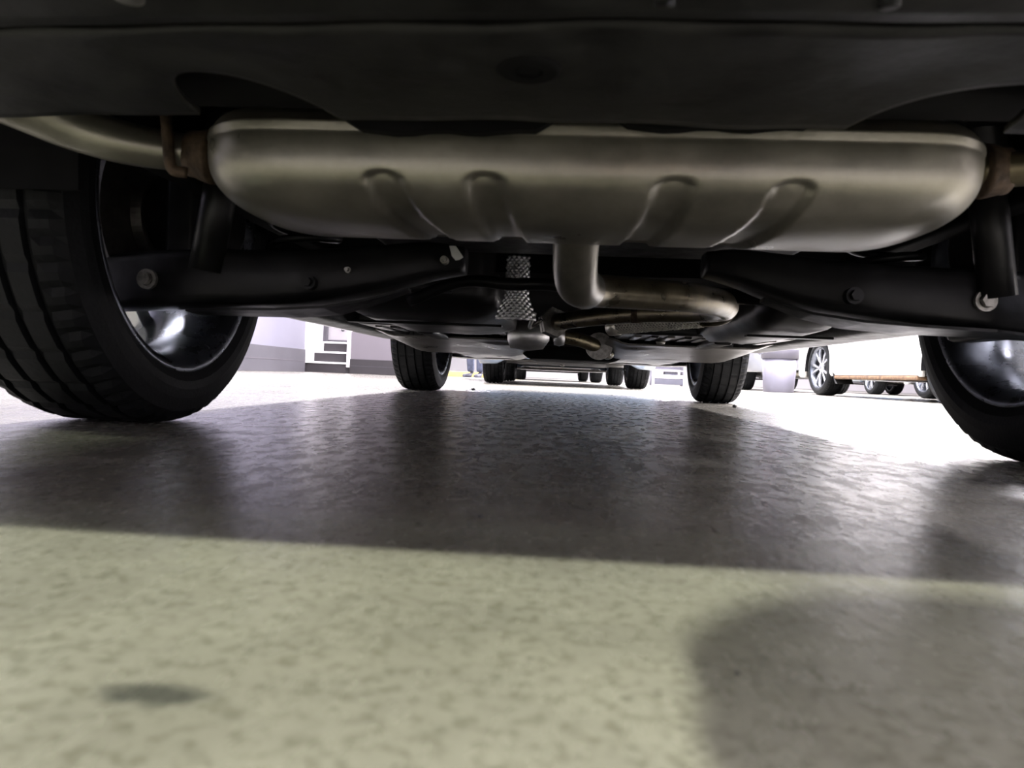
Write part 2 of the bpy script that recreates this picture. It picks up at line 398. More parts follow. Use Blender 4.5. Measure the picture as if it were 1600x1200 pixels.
def body_bm(rear_bot, sill, front_bot):
    ys = [lerp(YR, YF, i / 60) for i in range(61)]
    for ya in (0, WB):
        for k in range(17): ys.append(ya - 0.40 * math.cos(PI * k / 16))
    ys += [YR + 0.02, YR + 0.05, YF - 0.02, YF - 0.05]
    ys = sorted(set(round(y, 4) for y in ys)); rings = []
    for y in ys:
        wd = body_half_width(y); zt = belt(y); zb = body_bottom(y, rear_bot, sill, front_bot)
        d = min(y - YR, YF - y)
        if d < 0.06:
            k = 1 - d / 0.06; wd -= 0.05 * k * k; zt -= 0.06 * k * k; zb += 0.05 * k * k
        h = zt - zb
        half = [(wd - 0.075, zb + 0.0), (wd - 0.03, zb), (wd - 0.006, zb + 0.05 * min(1, h)), (wd, zb + h * 0.30), (wd + 0.004, zb + h * 0.6), (wd - 0.012, zb + h * 0.82), (wd - 0.05, zb + h * 0.95), (wd - 0.13, zt), (wd * 0.45, zt + 0.025)]
        ring = [Vector((-x, y, z)) for x, z in half] + [Vector((0, y, zt + 0.03))] + [Vector((x, y, z)) for x, z in reversed(half)]
        rings.append(ring)
    bm = new(); rv = add_loft(bm, rings, closed=False)
    bm.faces.new(rv[0]); bm.faces.new(list(reversed(rv[-1])))
    return bm
def frustum(y0, y1, hw, z0, y2, y3, hw2, z1):
    return [Vector((-hw, y0, z0)), Vector((hw, y0, z0)), Vector((hw, y1, z0)), Vector((-hw, y1, z0)), Vector((-hw2, y2, z1)), Vector((hw2, y2, z1)), Vector((hw2, y3, z1)), Vector((-hw2, y3, z1))]
def quad_pane(a, b, c, d, u0, u1, v0, v1, off):
    q = lambda u, v: (a.lerp(b, u)).lerp(d.lerp(c, u), v)
    n = (b - a).cross(d - a).normalized()
    pts = [q(u0, v0), q(u1, v0), q(u1, v1), q(u0, v1)]
    bm = new()
    A = [bm.verts.new(p + n * off) for p in pts]; B = [bm.verts.new(p - n * off) for p in pts]
    bm.faces.new(A); bm.faces.new(list(reversed(B)))
    for i in range(4): bm.faces.new((A[i], B[i], B[(i + 1) % 4], A[(i + 1) % 4]))
    return bm
def make_car(label, loc, rz, pm, rear_bot=0.36, sill=0.25, front_bot=0.20, group=None, hero=False, steer=0.0):
    c = thing('car', label, 'car', loc, rz, group)
    o = obj('body', body_bm(rear_bot, sill, front_bot), pm, c, True)
    md = o.modifiers.new('skin', 'SOLIDIFY'); md.thickness = 0.02; md.offset = -1
    V = frustum(-0.80, 2.40, 0.80, 1.02, -0.55, 1.35, 0.60, 1.66)
    bm = new(); vv = [bm.verts.new(p) for p in V]
    for f in ((0, 1, 5, 4), (1, 2, 6, 5), (2, 3, 7, 6), (3, 0, 4, 7), (4, 5, 6, 7), (3, 2, 1, 0)): bm.faces.new([vv[i] for i in f])
    obj('roof', bm, pm, c, bevel=0.06, bseg=3)
    obj('rear_window', quad_pane(V[0], V[1], V[5], V[4], 0.08, 0.92, 0.15, 0.88, 0.012), 'glass', c)
    obj('windscreen', quad_pane(V[2], V[3], V[7], V[6], 0.06, 0.94, 0.06, 0.92, 0.012), 'glass', c)
    for a, b, cc, d in ((V[1], V[2], V[6], V[5]), (V[3], V[0], V[4], V[7])):
        for u0, u1 in ((0.12, 0.46), (0.50, 0.86)):
            obj('side_window', quad_pane(a, b, cc, d, u0, u1, 0.12, 0.86, 0.012), 'glass', c)
    for s in (-1, 1):
        bm = new(); add_box(bm, (s * 0.52 - 0.14, YR - 0.012, 0.80), (s * 0.52 + 0.14, YR + 0.06, 0.93)); obj('tail_lamp', bm, 'lamp_red', c, bevel=0.02)
        bm = new(); add_box(bm, (s * 0.50 - 0.16, YF - 0.07, 0.60), (s * 0.50 + 0.16, YF + 0.012, 0.70)); obj('headlamp', bm, 'alloy', c, bevel=0.02)
        for ya in (0, WB):
            bm = new(); add_lathe(bm, [(s * 0.60, 0.395), (s * 0.885, 0.395), (s * 0.885, 0.385), (s * 0.60, 0.385)], 28, 'X', (0, ya, RW), close=True, a0=-0.12, a1=PI + 0.12)
            obj('wheel_arch_liner', bm, 'liner', c)
            wl = make_wheel(s); wl.parent = c; wl.location = (s * TR, ya, RW)
            wl.rotation_euler = (random.uniform(0, 6), 0, steer if ya else 0)
    if not hero:
        bm = new()
        add_box(bm, (-0.60, -0.55, 0.24), (0.60, 3.10, 0.40)); add_box(bm, (-0.86, 0.42, 0.255), (0.86, 2.24, 0.42))
        add_box(bm, (-0.60, -0.86, 0.36), (0.60, -0.5, 0.50))
        obj('floor_pan', bm, 'tray', c, bevel=0.02)
        bm = new(); add_box(bm, (-0.62, 2.2, front_bot - 0.005), (0.62, YF - 0.06, front_bot + 0.02)); add_box(bm, (-0.80, WB + 0.42, front_bot), (0.80, YF - 0.1, front_bot + 0.03))
        obj('undertray', bm, 'tray', c, bevel=0.006)
        bm = new(); add_tube(bm, [(-0.66, 0, 0.31), (0.66, 0, 0.31)], 0.04); obj('rear_axle', bm, 'black_steel', c)
        bm = new(); add_tube(bm, [(-0.30, -0.75, 0.33), (-0.28, -0.4, 0.30), (-0.05, 0.3, 0.26), (0.0, 2.0, 0.25)], 0.028, 14, sub=6); obj('exhaust_pipe', bm, 'pipe', c, True)
        bm = new(); add_box(bm, (-0.38, -0.75, 0.255), (0.18, -0.52, 0.36)); obj('muffler', bm, 'muffler', c, bevel=0.045, bseg=4)
    return c

# ------------------------------------------------------------------ the near car
Y0 = 1.22
hero = make_car('near dark car whose underbody, silver muffler and rear tyres fill the view', (0, Y0, 0), 0, 'p_black', rear_bot=0.43, sill=0.25, front_bot=0.195, hero=True, steer=math.radians(-1.5))
def part(name, bm, m, smooth=True, bevel=0.0, parent=hero, bseg=2, label=None):
    """bm is in world space; the part hangs under the car"""
    bmesh.ops.translate(bm, verts=bm.verts[:], vec=(0, -Y0, 0))
    o = obj(name, bm, m, parent, smooth, bevel=bevel, bseg=bseg)
    if label: o['label'] = label
    return o

# bumper underside: skin that rolls under, a seam, then the valance with cut-outs for the tail pipes
def bump_plan(x): return 0.20 * max(0, abs(x) - 0.25) ** 2 + 0.9 * max(0, abs(x) - 0.50) ** 2
def under_z(t): # t = distance from the tail of the car
    if t < 0.20: return 0.318 + 0.18 * (1 - t / 0.20) ** 2.2
    return 0.318 + 0.012 * (t - 0.20)
def strip(x0, x1, nx, ny, ya, yb, thick=0.006, wav=0.0):
    """panel between the curves ya(x) and yb(x), following under_z"""
    bm = new(); top = []; bot = []
    for i in range(nx + 1):
        x = lerp(x0, x1, i / nx); a, b = ya(x), yb(x); ct, cb = [], []
        for j in range(ny + 1):
            y = lerp(a, b, j / ny); z = under_z(y - 0.255 - bump_plan(x))
            z += wav * (math.sin(x * 23 + 1.3) * math.sin(y * 31 + x * 9) + 0.6 * math.sin(x * 51 + y * 20))
            cb.append(bm.verts.new((x, y, z))); ct.append(bm.verts.new((x, y, z + thick)))
        top.append(ct); bot.append(cb)
    for i in range(nx):
        for j in range(ny):
            bm.faces.new((bot[i][j], bot[i + 1][j], bot[i + 1][j + 1], bot[i][j + 1]))
            bm.faces.new((top[i][j], top[i][j + 1], top[i + 1][j + 1], top[i + 1][j]))
        bm.faces.new((bot[i][0], top[i][0], top[i + 1][0], bot[i + 1][0])); bm.faces.new((bot[i][ny], bot[i + 1][ny], top[i + 1][ny], top[i][ny]))
    for i in (0, nx):
        for j in range(ny): bm.faces.new((bot[i][j], bot[i][j + 1], top[i][j + 1], top[i][j]))
    return bm
seam = lambda x: 0.449 + bump_plan(x) + 0.05 * max(0.0, -x) ** 1.2
part('rear_bumper', strip(-0.76, 0.76, 120, 16, lambda x: 0.256 + bump_plan(x), lambda x: seam(x) - 0.005, wav=0.0006), 'black_plastic')
def front_edge(x):
    y = 0.634 + bump_plan(x) * 0.6
    for c, hw in ((-0.296, 0.062), (0.255, 0.062)):
        u = (x - c) / hw * (1 if c < 0 else -1)
        if -1 < u < 1:      # steep on the outer side, a long shallow flank towards the middle
            f = (1 - ((u + 0.35) / (0.65 if u < -0.35 else 1.35)) ** 2)
            y -= 0.098 * max(0, f) ** 0.6
    y += 0.003 * math.sin(x * 19)
    return y
val = part('bumper_valance', strip(-0.76, 0.76, 420, 14, lambda x: seam(x) + 0.005, front_edge, wav=0.0012), 'black_plastic')
bm = new(); add_box(bm, (-0.44, 0.60, 0.345), (0.44, 0.70, 0.50)); part('bumper_beam', bm, 'liner', False, 0.02)
bm = new()
add_box(bm, (-0.56, 0.32, 0.36), (0.56, 0.54, 0.52))
part('bumper_core', bm, 'liner', False, 0.03)
# dark clip holes and pale clips on the underside
for px, py, r, mm in ((200, 4, 0.009, 'bolt'), (1038, 14, 0.006, 'black_steel'), (1390, 4, 0.006, 'black_steel')):
    y = 0.424; q = P(px, py, y); bm = new()
    add_lathe(bm, [(0.0, 0.0), (0.0, r), (0.004, r), (0.012, r * 0.6), (0.012, 0.0)], 24, 'Z', (q.x, q.y, under_z(y - 0.255 - bump_plan(q.x)) - 0.004)); part('plastic_clip', bm, mm)
def at_under(px, py):
    lo, hi = 0.3, 0.9
    for _ in range(40):
        m_ = (lo + hi) / 2; q = P(px, py, m_)
        if q.z > under_z(m_ - 0.255 - bump_plan(q.x)): lo, hi = lo, m_
        else: lo, hi = m_, hi
    return P(px, py, lo)
q = at_under(826, 108); bm = new()
add_lathe(bm, [(-0.002, 0.010), (-0.003, 0.019), (-0.001, 0.023), (0.004, 0.023)], 32, 'Z', q); part('drain_ring', bm, 'liner')
bm = new(); add_lathe(bm, [(-0.0012, 0.0), (-0.0012, 0.0185), (0.003, 0.0185)], 32, 'Z', q); part('drain_hole', bm, 'liner')
# tabs that hang over the muffler's top edge
for (xa, xb, yy, zb, zt) in ((535, 865, 0.655, 205, 160), (955, 1290, 0.66, 200, 165)):
    a, b_ = P(xa, zb, yy), P(xb, zb, yy); t = P(xa, zt, yy); zl = min(a.z, b_.z)
    rings = []
    for i in range(13):
        u = i / 12; x = lerp(a.x, b_.x, u); k = min(1, min(u, 1 - u) / 0.09)
        z0 = lerp(a.z, b_.z, u) + (1 - k) * 0.012 + 0.0015 * math.sin(u * 17)
        rings.append([Vector((x, yy, z0)), Vector((x, yy + 0.012, z0)), Vector((x, yy + 0.012, 0.36)), Vector((x, yy, 0.36))])
    bm = new(); add_loft(bm, rings); part('valance_tab', bm, 'liner', False)

# muffler ---------------------------------------------------------
MC, MA, MB_, ML = Vector((-0.021, 0.80, 0.312)), 0.112, 0.058, 0.386
GROOVES = [(597, 640, 0.0), (757, 775, 0), (1056, 1022, 0), (1242, 1185, 0)]
gx = [(P(a, 272, 0.70).x, P(b, 380, 0.75).x) for a, b, _ in GROOVES]
def mz(x): return 0.0
bm = new(); NX, NT = 260, 128; rings = []
for i in range(NX + 1):
    u = -math.cos(PI * i / NX); u = math.copysign(abs(u) ** 0.9, u) if u else 0
    x = u * ML + MC.x
    def fall(r_): return math.sqrt(max(0.0, 1 - min(1.0, max(0.0, (abs(x - MC.x) - (ML - r_)) / r_)) ** 2.2))
    kt, kb_ = fall(0.065), fall(0.105); ring = []
    for j in range(NT):
        th = 2 * PI * j / NT; cs, sn = math.cos(th), math.sin(th); n = 2.7
        py_ = -math.copysign(abs(cs) ** (2 / n), cs); pz_ = math.copysign(abs(sn) ** (2 / n), sn)
        k = lerp(kb_, kt, pz_ * 0.5 + 0.5)
        a = MA * (0.30 + 0.70 * k); b = MB_ * (0.28 + 0.72 * k)
        y, z = MC.y + a * py_, MC.z + b * pz_ + (MB_ - b) * 0.22
        # pressed grooves on the lower rear face, running under the belly
        ang = math.degrees(th); ang = ang - 360 if ang > 180 else ang
        s = (-13 - ang) / 90.0                   # 0 at the groove's top end, about 0.9 under the belly
        dep = 0.0
        for g0, g1 in gx:
            xc = lerp(g0, g1, max(0, s) ** 1.15 / 0.62) if s > 0 else g0
            dx = (x - xc)
            hw = 0.020
            if s < 0.12: d = math.hypot(dx, (0.12 - s) * 0.17)
            else: d = abs(dx)
            if -0.1 < s < 1.35: dep = max(dep, 1 - sstep(hw * 0.70, hw * 1.0, d))
        nrm = Vector((0, py_, pz_ * 1.4)).normalized()
        p = Vector((x, y, z)) - nrm * 0.0065 * dep
        # rolled seam near the top of the rear face
        if abs(pz_) < 0.6: p += nrm * 0.006 * max(0, 1 - (abs(pz_ - 0.38) / 0.075) ** 3) * k
        ring.append(p)
    rings.append(ring)
add_loft(bm, [[MC + Vector((0, 0, 0)) + (p - MC) for p in r] for r in rings])
muf = part('muffler', bm, 'muffler')
def collar(px, py, y, px2, py2, r, m='rust'):
    a, b = P(px, py, y), P(px2, py2, y); bm = new()
    add_tube(bm, [a, lerp(a, b, 0.2), lerp(a, b, 0.8), b], lambda t: r * (1.0 if t < 0.5 else 0.85), 24)
    return part('pipe_collar', bm, m, parent=hero)
collar(338, 246, 0.80, 300, 240, 0.030); collar(1530, 268, 0.80, 1572, 268, 0.028)
bm = new(); add_tube(bm, [P(330, 240, 0.80), P(270, 236, 0.79), P(190, 222, 0.77), P(110, 196, 0.75), P(30, 160, 0.72), P(-60, 120, 0.68)], lambda t: 0.0185 + 0.010 * t, 28, sub=8)
part('tail_pipe', bm, 'muffler', label='tan tail pipe rising over the left tyre, light painted into its pale tone')  # lighter steel than the right pipe: light on it is put into colour
bm = new(); add_tube(bm, [P(1535, 266, 0.80), P(1580, 264, 0.79), P(1660, 255, 0.77), P(1760, 225, 0.73), P(1830, 170, 0.68)], 0.018, 28, sub=8)
part('tail_pipe', bm, 'pipe')
bm = new(); add_tube(bm, [P(258, 170, 0.775), P(262, 215, 0.765), P(268, 262, 0.765), P(292, 270, 0.77)], 0.006, 12, sub=6); part('hanger_rod', bm, 'rust')

# main exhaust: out of the muffler, loops to the right, back to the middle and forward
bm = new(); add_tube(bm, [P(904, 330, 0.88), P(900, 385, 0.92), P(899, 422, 0.955), P(903, 444, 1.00), P(915, 452, 1.06)], 0.0285, 28, sub=8)
bmesh.ops.remove_doubles(bm, verts=bm.verts[:], dist=1e-6); part('muffler_inlet', bm, 'inlet')
path = [P(905, 450, 1.02), P(930, 454, 1.10), P(1000, 459, 1.17), P(1078, 465, 1.25), P(1126, 474, 1.38), P(1130, 483, 1.54), P(1088, 487, 1.70), P(1000, 489, 1.86), P(930, 495, 2.0), P(872, 503, 2.15)]
bm = new(); add_tube(bm, path, 0.0245, 28, sub=10); part('exhaust_pipe', bm, 'pipe')
for t0 in (P(996, 488, 1.86),):
    bm = new(); d = Vector((1, -0.18, 0.0)).normalized(); add_tube(bm, [t0 - d * 0.014, t0 + d * 0.014], 0.0275, 24); part('pipe_clamp', bm, 'rust')
bm = new(); a, b_ = P(868, 503, 2.15), P(856, 508, 2.2); d = (b_ - a).normalized(); add_tube(bm, [a, a + d * 0.012], 0.045, 6); add_tube(bm, [a + d * 0.016, a + d * 0.028], 0.045, 6); part('pipe_flange', bm, 'bolt', False)
# braided flexible section: knitted wires wound both ways
fa, fb = P(962, 510, 2.20), P(1098, 498, 2.02); ax = (fb - fa); L_ = ax.length; ax.normalize()
u_ = ax.orthogonal().normalized(); v_ = ax.cross(u_)
bm = new(); add_tube(bm, [fa, fb], 0.0205, 24); flex = part('flexible_pipe', bm, 'disc')
bm = new()
for dr_ in (-1, 1):
    for k in range(11):
        pts = []
        for i in range(40):
            t = i / 39; ang = dr_ * t * 2 * PI * 2.6 + 2 * PI * k / 11; rr = 0.0225 + 0.0008 * math.sin(i * 2.2 + k)
            pts.append(fa + ax * L_ * t + (u_ * math.cos(ang) + v_ * math.sin(ang)) * rr)
        add_tube(bm, pts, 0.0021, 5, caps=False)
o = part('braid', bm, 'braid', parent=flex); o['kind'] = 'stuff'
bm = new(); add_tube(bm, [fa - ax * 0.02, fa + ax * 0.012], 0.0265, 24); part('end_sleeve', bm, 'braid', parent=flex, label='bright end sleeve')
bm = new(); add_tube(bm, [fb - ax * 0.01, fb + ax * 0.05, P(1150, 482, 1.9)], 0.022, 20, sub=5); part('exhaust_pipe', bm, 'pipe')
# front pipe with a ball joint
bm = new(); add_tube(bm, [P(868, 524, 2.9), P(905, 531, 2.95), P(935, 542, 3.05), P(950, 552, 3.2)], 0.028, 24, sub=6); part('front_pipe', bm, 'pipe')
q = P(874, 525, 2.88); bm = new(); add_lathe(bm, [(-0.022, 0.012), (-0.02, 0.034), (0.0, 0.040), (0.02, 0.034), (0.022, 0.012)], 24, 'X', q); part('ball_joint', bm, 'foil', label='bright steel ball joint')
q = P(936, 541, 3.02); bm = new(); add_lathe(bm, [(-0.012, 0.0), (-0.012, 0.055), (0.012, 0.055), (0.012, 0.0)], 28, 'Y', q); part('pipe_flange', bm, 'bolt', False)

# floor pan, tunnel and fore/aft structure
bm = new()
add_box(bm, (-0.60, 0.66, 0.46), (0.60, 4.5, 0.56)); add_box(bm, (-0.88, 1.64, 0.33), (0.88, 3.46, 0.56))
part('floor_pan', bm, 'liner', False)
for s in (-1, 1):
    bm = new(); add_box(bm, (min(s * 0.74, s * 0.86), 1.66, 0.245), (max(s * 0.74, s * 0.86), 3.44, 0.34)); part('sill', bm, 'black_plastic', False, 0.02)
    bm = new(); add_box(bm, (min(s * 0.56, s * 0.61), 0.72, 0.36), (max(s * 0.56, s * 0.61), 1.7, 0.60)); part('wheelhouse_panel', bm, 'liner', False, 0.01)
# fuel tank, left of the tunnel, with a bottom flange catching the floor light
def pillow(name, lo, hi, m, rnd, parent=hero, dish=0.0, label=None):
    bm = new(); add_box(bm, lo, hi); bmesh.ops.subdivide_edges(bm, edges=bm.edges[:], cuts=6, use_grid_fill=True)
    for v in bm.verts:
        fx = (v.co.x - lo[0]) / (hi[0] - lo[0]) * 2 - 1; fy = (v.co.y - lo[1]) / (hi[1] - lo[1]) * 2 - 1; fz = (v.co.z - lo[2]) / (hi[2] - lo[2])
        if fz < 0.5: v.co.z += (max(abs(fx), abs(fy)) ** 6) * rnd * (1 - 2 * fz) + dish * math.sin(fx * 7) * math.cos(fy * 5) * (1 - 2 * fz)
    bmesh.ops.smooth_vert(bm, verts=bm.verts[:], factor=0.4, use_axis_x=True, use_axis_y=True, use_axis_z=True)
    return part(name, bm, m, parent=parent, label=label)
tank = pillow('fuel_tank', (-0.56, 1.62, 0.222), (-0.18, 2.50, 0.46), 'tank', 0.030, dish=0.004)
pillow('fuel_tank', (0.40, 1.62, 0.226), (0.60, 2.50, 0.46), 'tank', 0.030, dish=0.004)
for s in (-1, 1):
    bm = new(); xs = (0.40, 0.60) if s > 0 else (-0.56, -0.18)
    add_box(bm, (xs[0], 1.78, 0.217), (xs[1], 1.81, 0.223)); part('tank_strap', bm, 'black_steel', False, 0.002)
# undertrays: thin dished sheets with ribs, lower towards the nose
def tray(x0, x1, y0, y1, z0, z1, edge):
    bm = new(); nx, ny = 24, 40; g = []
    for i in range(nx + 1):
        r = []
        for j in range(ny + 1):
            u, v = i / nx, j / ny; x, y = lerp(x0, x1, u), lerp(y0, y1, v)
            z = lerp(z0, z1, v) + edge * (1 - sstep(0, 0.12, u) * sstep(0, 0.12, 1 - u)) - 0.008 * max(0, math.sin(u * PI * 3)) * sstep(0.1, 0.2, v) * sstep(0.1, 0.2, 1 - v)
            r.append(bm.verts.new((x, y, z)))
        g.append(r)
    for i in range(nx):
        for j in range(ny): bm.faces.new((g[i][j], g[i + 1][j], g[i + 1][j + 1], g[i][j + 1]))
    o = part('undertray', bm, 'tray'); md = o.modifiers.new('t', 'SOLIDIFY'); md.thickness = 0.006
    return o
tray(-0.74, -0.17, 2.78, 3.50, 0.238, 0.200, 0.02); tray(0.14, 0.74, 2.78, 3.50, 0.238, 0.200, 0.02)
for x0, x1 in ((-0.72, -0.19), (0.16, 0.72)):
    bm = new(); add_box(bm, (x0, 2.44, 0.252), (x1, 2.80, 0.33)); part('floor_crossmember', bm, 'tank', False, 0.012)
    for k in range(9):
        x = lerp(x0 + 0.06, x1 - 0.06, k / 8); bm = new(); add_box(bm, (x - 0.012, 2.50, 0.246), (x + 0.012, 2.72, 0.254)); part('rib', bm, 'black_steel' if k % 2 else 'tray', False, 0.003)
for s in (-1, 1):
    bm = new(); add_box(bm, (min(s * 0.46, s * 0.52), 2.45, 0.228), (max(s * 0.46, s * 0.52), 3.45, 0.29)); part('chassis_rail', bm, 'black_steel', False, 0.01)
bm = new(); add_box(bm, (-0.22, 3.36, 0.180), (0.25, 4.20, 0.40)); part('gearbox', bm, 'liner', False, 0.05, bseg=4)
tray(-0.56, -0.22, 3.40, 4.35, 0.205, 0.200, 0.01); tray(0.16, 0.56, 3.40, 4.35, 0.205, 0.200, 0.01)
tray(-0.80, 0.80, 4.28, 4.70, 0.195, 0.205, 0.012)
for x, y in ((-0.5, 2.6), (-0.3, 3.1), (0.32, 2.7), (0.52, 3.2), (-0.36, 3.9), (0.34, 3.9)):
    bm = new(); add_lathe(bm, [(-0.006, 0), (-0.006, 0.014), (0.004, 0.018), (0.004, 0)], 16, 'Z', (x, y, lerp(0.262, 0.205, min(1, (y - 2.35) / 1.15)) - 0.004)); part('tray_bolt', bm, 'bolt')
bm = new(); add_box(bm, (-0.60, 3.60, 0.225), (0.60, 4.10, 0.34)); add_box(bm, (-0.30, 3.3, 0.24), (0.30, 3.65, 0.42)); part('front_subframe', bm, 'black_steel', False, 0.03)
bm = new(); add_box(bm, (-0.84, 4.35, 0.215), (0.84, 4.66, 0.42)); part('front_bumper', bm, 'black_plastic', False, 0.04, bseg=4)
for s in (-1, 1):
    bm = new(); add_tube(bm, [(s * 0.30, 3.75, 0.25), (s * 0.5, 3.85, 0.235), (s * 0.68, 3.88, 0.24)], 0.022, 14, sub=4); part('front_control_arm', bm, 'black_steel')

# rear suspension --------------------------------------------------
def arm(pts, m='black_steel'):
    """pressed-steel arm: rounded box section swept along (px, py, y, half height px)"""
    rings = []; cs = []
    for px, py, y, hp, dep in pts:
        c = P(px, py, y); h = hp * y / F_PX; cs.append((c, h, dep))
    cen = smooth_path([c for c, _, _ in cs], 8)
    for i, c in enumerate(cen):
        t = i / 8; k = min(int(t), len(cs) - 2); f = t - k
        h = lerp(cs[k][1], cs[k + 1][1], f); dp = lerp(cs[k][2], cs[k + 1][2], f)
        ring = []
        for a in range(20):
            th = 2 * PI * a / 20; co, si = math.cos(th), math.sin(th)
            ring.append(c + Vector((0, math.copysign(abs(co) ** 0.4, co) * dp, math.copysign(abs(si) ** 0.4, si) * h)))
        rings.append(ring)
    bm = new(); add_loft(bm, rings); return part('control_arm', bm, m)
arm_l = arm([(150, 445, 1.14, 44, 0.03), (240, 440, 1.12, 46, 0.035), (330, 437, 1.12, 44, 0.05), (480, 437, 1.13, 42, 0.06), (590, 424, 1.15, 36, 0.05), (672, 410, 1.17, 28, 0.04), (728, 408, 1.19, 20, 0.03)])
arm_r = arm([(1640, 480, 1.14, 44, 0.03), (1560, 474, 1.12, 46, 0.035), (1460, 468, 1.12, 44, 0.05), (1330, 456, 1.13, 40, 0.06), (1230, 440, 1.15, 36, 0.05), (1150, 420, 1.17, 26, 0.04), (1100, 414, 1.19, 18, 0.03)])
def flange(pts, par):
    """bright lower lip of the arm"""
    rings = []
    for px, py, y, wd in pts:
        c = P(px, py, y); rings.append([c + Vector((0, -wd, 0.002)), c + Vector((0, -wd, -0.002)), c + Vector((0, wd, -0.004)), c + Vector((0, wd, 0.0))])
    bm = new(); add_loft(bm, rings); return part('arm_lip', bm, 'black_steel', False, parent=par)
flange([(300, 486, 1.10, 0.02), (380, 487, 1.10, 0.045), (450, 488, 1.11, 0.055), (520, 484, 1.13, 0.05), (575, 472, 1.15, 0.03), (640, 452, 1.17, 0.012)], arm_l)
flange([(1620, 528, 1.10, 0.02), (1530, 520, 1.10, 0.045), (1420, 514, 1.11, 0.055), (1330, 506, 1.13, 0.05), (1260, 492, 1.15, 0.03), (1190, 468, 1.17, 0.012)], arm_r)
def bolt_on(px, py, y, r, par, m='bolt'):
    q = P(px, py, y); bm = new()
    add_lathe(bm, [(0.012, 0), (0.012, r * 1.5), (-0.003, r * 1.5), (-0.003, r)], 24, 'Y', q); add_lathe(bm, [(-0.003, r), (-0.012, r), (-0.012, 0)], 6, 'Y', q)
    part('bolt', bm, m, False, parent=par)
bolt_on(230, 436, 1.075, 0.010, arm_l); bolt_on(482, 441, 1.062, 0.007, arm_l, 'black_steel'); bolt_on(544, 422, 1.09, 0.003, arm_l); bolt_on(694, 406, 1.13, 0.004, arm_l)
bolt_on(1335, 462, 1.065, 0.008, arm_r, 'black_steel'); bolt_on(1540, 470, 1.07, 0.010, arm_r)
for s in (-1, 1):
    # coil spring in its pan, shock absorber, knuckle, lateral link
    cx = s * 0.47; bm = new(); pts = []
    for i in range(160):
        t = i / 159; a = t * 2 * PI * 5; pts.append((cx + 0.055 * math.cos(a), 1.22 + 0.055 * math.sin(a), 0.275 + 0.22 * t))
    add_tube(bm, pts, 0.007, 10); part('coil_spring', bm, 'black_steel')
    bm = new(); add_lathe(bm, [(0.255, 0.0), (0.255, 0.06), (0.262, 0.075), (0.275, 0.078), (0.275, 0.0)], 32, 'Z', (cx, 1.22, 0)); part('spring_pan', bm, 'black_steel')
    bm = new(); a, b_ = Vector((s * 0.565, 1.07, 0.24)), Vector((s * 0.50, 1.05, 0.60)); add_tube(bm, [a, lerp(a, b_, 0.55)], 0.024, 20); add_tube(bm, [lerp(a, b_, 0.5), b_], 0.034, 20)
    part('shock_absorber', bm, 'tank')
    bm = new(); add_lathe(bm, [(s * 0.60, 0), (s * 0.60, 0.07), (s * 0.66, 0.09), (s * 0.72, 0.06), (s * 0.72, 0)], 28, 'X', (0, Y0, RW)); add_box(bm, (min(s * .61, s * .66), 1.12, 0.19), (max(s * .61, s * .66), 1.3, 0.42)); part('wheel_knuckle', bm, 'black_steel', False, 0.01)
    bm = new(); add_tube(bm, [(s * 0.25, 1.42, 0.27), (s * 0.63, 1.36, 0.25)], 0.014, 14); part('lateral_link', bm, 'black_steel')
bm = new(); add_box(bm, (-0.40, 1.22, 0.345), (0.40, 1.50, 0.42)); add_box(bm, (-0.46, 0.95, 0.37), (0.46, 1.1, 0.46)); part('rear_subframe', bm, 'black_steel', False, 0.025, bseg=3)
bm = new(); add_tube(bm, [P(640, 470, 1.35), P(720, 440, 1.32), P(800, 444, 1.30), P(870, 446, 1.30), P(960, 470, 1.4)], 0.011, 14, sub=6); part('stabiliser_bar', bm, 'black_steel')
# quilted foil heat shield hanging left of the pipe: small pressed dimples
ha, hb_ = P(786, 500, 1.62), P(832, 500, 1.62)
bm = new(); nx, ny = 70, 150; g = []
for i in range(nx + 1):
    r = []
    for j in range(ny + 1):
        u, v = i / nx, j / ny
        wd = lerp(0.044, 0.026, sstep(0.0, 0.42, v)) * lerp(1, 1.25, sstep(0.7, 1.0, v)); cx = P(806, 480, 1.62).x
        x = cx + (u * 2 - 1) * wd; z = lerp(P(806, 500, 1.62).z, P(806, 398, 1.62).z, v)
        y = 1.60 + 0.022 * (u * 2 - 1) ** 2 + 0.03 * v + 0.0030 * math.sin(u * 38) * math.sin(v * 75)
        r.append(bm.verts.new((x, y, z)))
    g.append(r)
for i in range(nx):
    for j in range(ny): bm.faces.new((g[i][j], g[i + 1][j], g[i + 1][j + 1], g[i][j + 1]))
o = part('heat_shield', bm, 'foil', label='dimpled bright foil heat shield'); md = o.modifiers.new('t', 'SOLIDIFY'); md.thickness = 0.0015
a = P(826, 524, 2.5); bm = new(); add_lathe(bm, [(-0.07, 0.02), (-0.06, 0.045), (0.0, 0.052), (0.05, 0.045), (0.07, 0.015)], 24, 'X', a); part('heat_shield', bm, 'foil')
bm = new(); add_tube(bm, [P(835, 490, 1.7), P(828, 512, 2.1), P(846, 500, 2.1)], 0.005, 10, sub=5); part('hanger_rod', bm, 'bolt')
# pale bracket by the muffler's lower edge
a = P(712, 398, 1.10); bm = new(); rings = [[P(702, 384, 1.08), P(712, 384, 1.08), P(712, 384, 1.09), P(702, 384, 1.09)], [P(706, 400, 1.08), P(724, 402, 1.08), P(724, 402, 1.09), P(706, 400, 1.09)], [P(712, 407, 1.08), P(718, 406, 1.08), P(718, 406, 1.09), P(712, 407, 1.09)]]
add_loft(bm, rings); part('bracket', bm, 'foil', False, label='pale triangular bracket')

